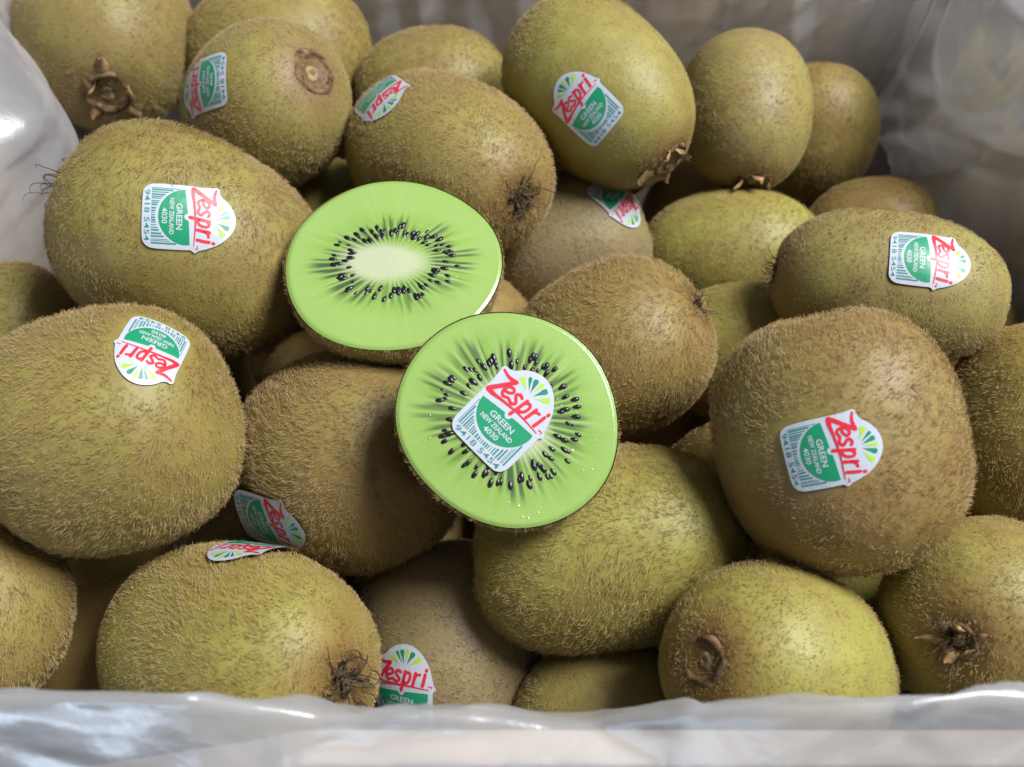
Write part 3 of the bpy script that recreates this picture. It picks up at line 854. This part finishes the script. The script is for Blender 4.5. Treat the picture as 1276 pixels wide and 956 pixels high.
for i, (c, B, A, axis) in enumerate(DEEP):
    c = np.array(c) - np.array([0, 0, 0.3]); base = c - np.array([0, 0, B])
    root = tag(empty('kiwi', base), 'kiwi deep under the heap, a dark sliver seen between the fruit above', 'kiwi', 'kiwis of the lower layer')
    V, F, pd_ = kiwi_mesh(c, B, A, axis, 300 + i)
    sk = mesh_obj('skin', V, F, MAT['skin'], root, base, attrs={'pole': pd_ * 0 + 3}); sk.color = (.12, 1, .1, 1)  # browner than the heap above: shade of the gaps put into the colour
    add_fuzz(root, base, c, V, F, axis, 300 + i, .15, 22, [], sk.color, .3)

# ------------------------------------------------------------------ the two cut halves
HALF = {   # centre of the cut face, radius, body depth, face normal, turn of the oval, oval, seed ring (x, y), core (x, y)
    'H1': ((-2.82, 1.14, 3.38), 2.55, 2.30, (0.020, -0.155, 0.988), 0.0, 0.95, (.50, .37), (.43, .25), 'cut kiwi half lying face up with a pale core and no sticker'),
    'H2': ((-0.07, -3.48, 3.76), 2.33, 2.10, (0.030, -0.398, 0.917), -0.6, 0.95, (.54, .52), (.40, .34), 'cut kiwi half with a sticker on its seedy green face'),
}
def seed_mesh():
    bm = bmesh.new(); bmesh.ops.create_uvsphere(bm, u_segments=8, v_segments=6, radius=1.0)
    for v in bm.verts:
        t = (v.co.x + 1) / 2; k = 0.55 + 0.45 * t ** .6
        v.co = Vector((v.co.x * .125, v.co.y * .072 * k, v.co.z * .05 * k)) * CM
    me = bpy.data.meshes.new('seed'); bm.to_mesh(me); bm.free(); me.materials.append(MAT['seed'])
    me.polygons.foreach_set('use_smooth', [True] * len(me.polygons)); return me
SEED = seed_mesh()

def build_half(key, idx):
    c, R, dep, nrm, turn, oval, ring, core, label = HALF[key]
    c = np.array(c); e1, e2, a = frame(nrm, (0, 1, 0))
    # e1: right, e2: up in the face
    e1 = unit(np.array([1, 0, 0]) - a[0] * a); e2 = np.cross(a, e1)
    ca, sa = math.cos(turn), math.sin(turn); e1, e2 = e1 * ca + e2 * sa, -e1 * sa + e2 * ca
    base = c - np.array([0, 0, dep])
    root = empty('kiwi_half', base); tag(root, label, 'kiwi half', 'cut kiwi halves on top of the heap')
    r = np.random.default_rng(idx + 40)
    n = 160
    th = np.arange(n) / n * 2 * math.pi
    w = 1 + .012 * np.sin(2 * th + 1.0 + idx) + .012 * np.sin(3 * th + 2 + idx) + .006 * np.sin(5 * th + idx)
    ox, oy = np.cos(th) * R * w, np.sin(th) * R * oval * w
    # skin bowl
    V, F = [], []; nr = 26
    for j in range(nr + 1):
        ph = j / nr * math.pi / 2 * .995; k, z = math.cos(ph) ** .8, -math.sin(ph) ** .9 * dep
        V += list(c + (ox * k)[:, None] * e1 + (oy * k)[:, None] * e2 + z * a)
    for j in range(nr):
        for i in range(n): F.append((j * n + i, (j + 1) * n + i, (j + 1) * n + (i + 1) % n, j * n + (i + 1) % n))
    V = np.array(V)
    sk = mesh_obj('skin', V, F, MAT['skin'], root, base, attrs={'pole': np.full(len(V), 3.0)}); color = (.35, 1, .1, 1); sk.color = color
    # flesh
    nrad = 90; rho = np.linspace(0, 1, nrad + 1)[1:] ** .85
    RR, TT = np.repeat(rho, n * 2), np.tile(np.arange(n * 2) / (n * 2) * 2 * math.pi, nrad)
    W = 1 + .012 * np.sin(2 * TT + 1.0 + idx) + .012 * np.sin(3 * TT + 2 + idx) + .006 * np.sin(5 * TT + idx)
    fx, fy = np.cos(TT) * RR, np.sin(TT) * RR
    WV = Waves(idx + 60, 5.0)
    wob = WV(np.stack([fx, fy, fx * 0], 1))
    edge = smoothstep(RR, .955, 1.0)
    h = 0.015 + .02 * wob - .03 * edge ** 2 + .02 * (1 - RR)
    Pf = c + (fx * W * R * .991)[:, None] * e1 + (fy * W * R * oval * .991)[:, None] * e2 + h[:, None] * a
    Pf = np.concatenate([[c + .05 * a], Pf]); n2 = n * 2
    Ff = [(0, 1 + i, 1 + (i + 1) % n2) for i in range(n2)]
    for j in range(nrad - 1):
        x, y = 1 + j * n2, 1 + (j + 1) * n2
        for i in range(n2): Ff.append((x + i, y + i, y + (i + 1) % n2, x + (i + 1) % n2))
    s = np.hypot(fx / ring[0], fy / ring[1]); q = np.hypot(fx / core[0], fy / core[1])
    fold = np.arctan2(fy / ring[1], fx / ring[0])
    nl = 46
    js = np.cumsum(r.uniform(.7, 1.3, nl)); js = js / js[-1] * 2 * math.pi - math.pi
    dist = np.min(np.abs((fold[:, None] - js[None, :] + math.pi) % (2 * math.pi) - math.pi), axis=1) / (2 * math.pi / nl)   # 0 on a locule wall
    near = np.argmin(np.abs((fold[:, None] - js[None, :] + math.pi) % (2 * math.pi) - math.pi), axis=1)
    amp = r.uniform(.15, .8, nl)[near]; ext = r.uniform(1.25, 1.75, nl)[near]
    streak = np.exp(-(dist / .13) ** 2) * smoothstep(s, .45, .7) * (1 - smoothstep(s, ext * .75, ext)) * amp
    lo = r.uniform(.35, 1.0, nl)[near]; lext = r.uniform(1.05, 1.6, nl)[near]
    loc = smoothstep(dist, .08, .30) * smoothstep(s, .58, .82) * (1 - smoothstep(s, lext * .85, lext * 1.1)) * lo
    cr = (1 - smoothstep(q + .12 * wob - .18 * np.exp(-(dist / .2) ** 2) * amp, .62, 1.12))
    fib = Waves(idx + 90, 60.0, 9)(np.stack([np.cos(TT), np.sin(TT), RR * .03], 1)) * smoothstep(s, .6, 1.2) * (1 - smoothstep(RR, .75, 1))
    rim = smoothstep(RR, .93, .995)
    z1 = lambda v: np.r_[v[0], v]
    fl = mesh_obj('flesh', Pf, Ff, MAT['flesh'], root, base, attrs={'core': np.r_[1.0, cr], 'streak': z1(streak), 'locule': z1(loc), 'rim': z1(rim), 'fib': z1(fib), 'band': z1(smoothstep(s, 1.15, 1.9))})
    # seeds, each lying along its ray
    mid = (js + np.roll(js, -1)) / 2; mid[-1] = (js[-1] + js[0] + 2 * math.pi) / 2
    for k in range(nl):
        for m in range(r.choice([2, 2, 2, 1, 3, 3])):
            t = mid[k] + r.normal(0, .03); sr = r.uniform(.80, 1.2)
            x, y = math.cos(t) * ring[0] * sr * R, math.sin(t) * ring[1] * sr * R * oval
            if key == 'H2' and abs(x * .71 + y * -.0) < 1.1 and math.hypot(x, y) < 1.02: continue
            o = bpy.data.objects.new('seed', SEED); col.objects.link(o); o.parent = fl
            dr = unit(x * e1 + y * e2) ; dr = unit(dr + r.normal(0, .12) * np.cross(a, dr)); sd = np.cross(a, dr)
            xr, yr = x / R, y / R / oval
            hh = 0.015 + .02 * WV(np.array([[xr, yr, 0.0]]))[0] + .02 * (1 - math.hypot(xr, yr))
            p = c + x * e1 + y * e2 + a * (hh + r.uniform(-.026, .0)) - base
            import mathutils
            k_ = r.uniform(.68, 1.05)
            M = mathutils.Matrix([[dr[i] * k_, sd[i] * k_, a[i] * k_, p[i] * CM] for i in range(3)] + [[0, 0, 0, 1]])
            o.matrix_local = M
    st = []
    if key == 'H2':
        bvh = BVHTree.FromPolygons([tuple(v) for v in Pf], Ff)
        sc = c + 0.03 * np.array([1, 0, 0]) + unit(np.array([0, .9, .4])) * .06
        up = unit(np.array([1, 0, 0]) - a[0] * a) * .70 + unit(np.cross(a, np.array([1, 0, 0]))) * .71
        add_sticker(root, base, sc, up, bvh, None, lambda x, y: .05 * max(0, abs(x) - .3) ** 2, 0.045, .93)
    add_fuzz(root, base, c - a * dep * .4, V, F, a, idx + 80, .16, 110, [], color, .2)
    return root
for i, key in enumerate(HALF): build_half(key, i)
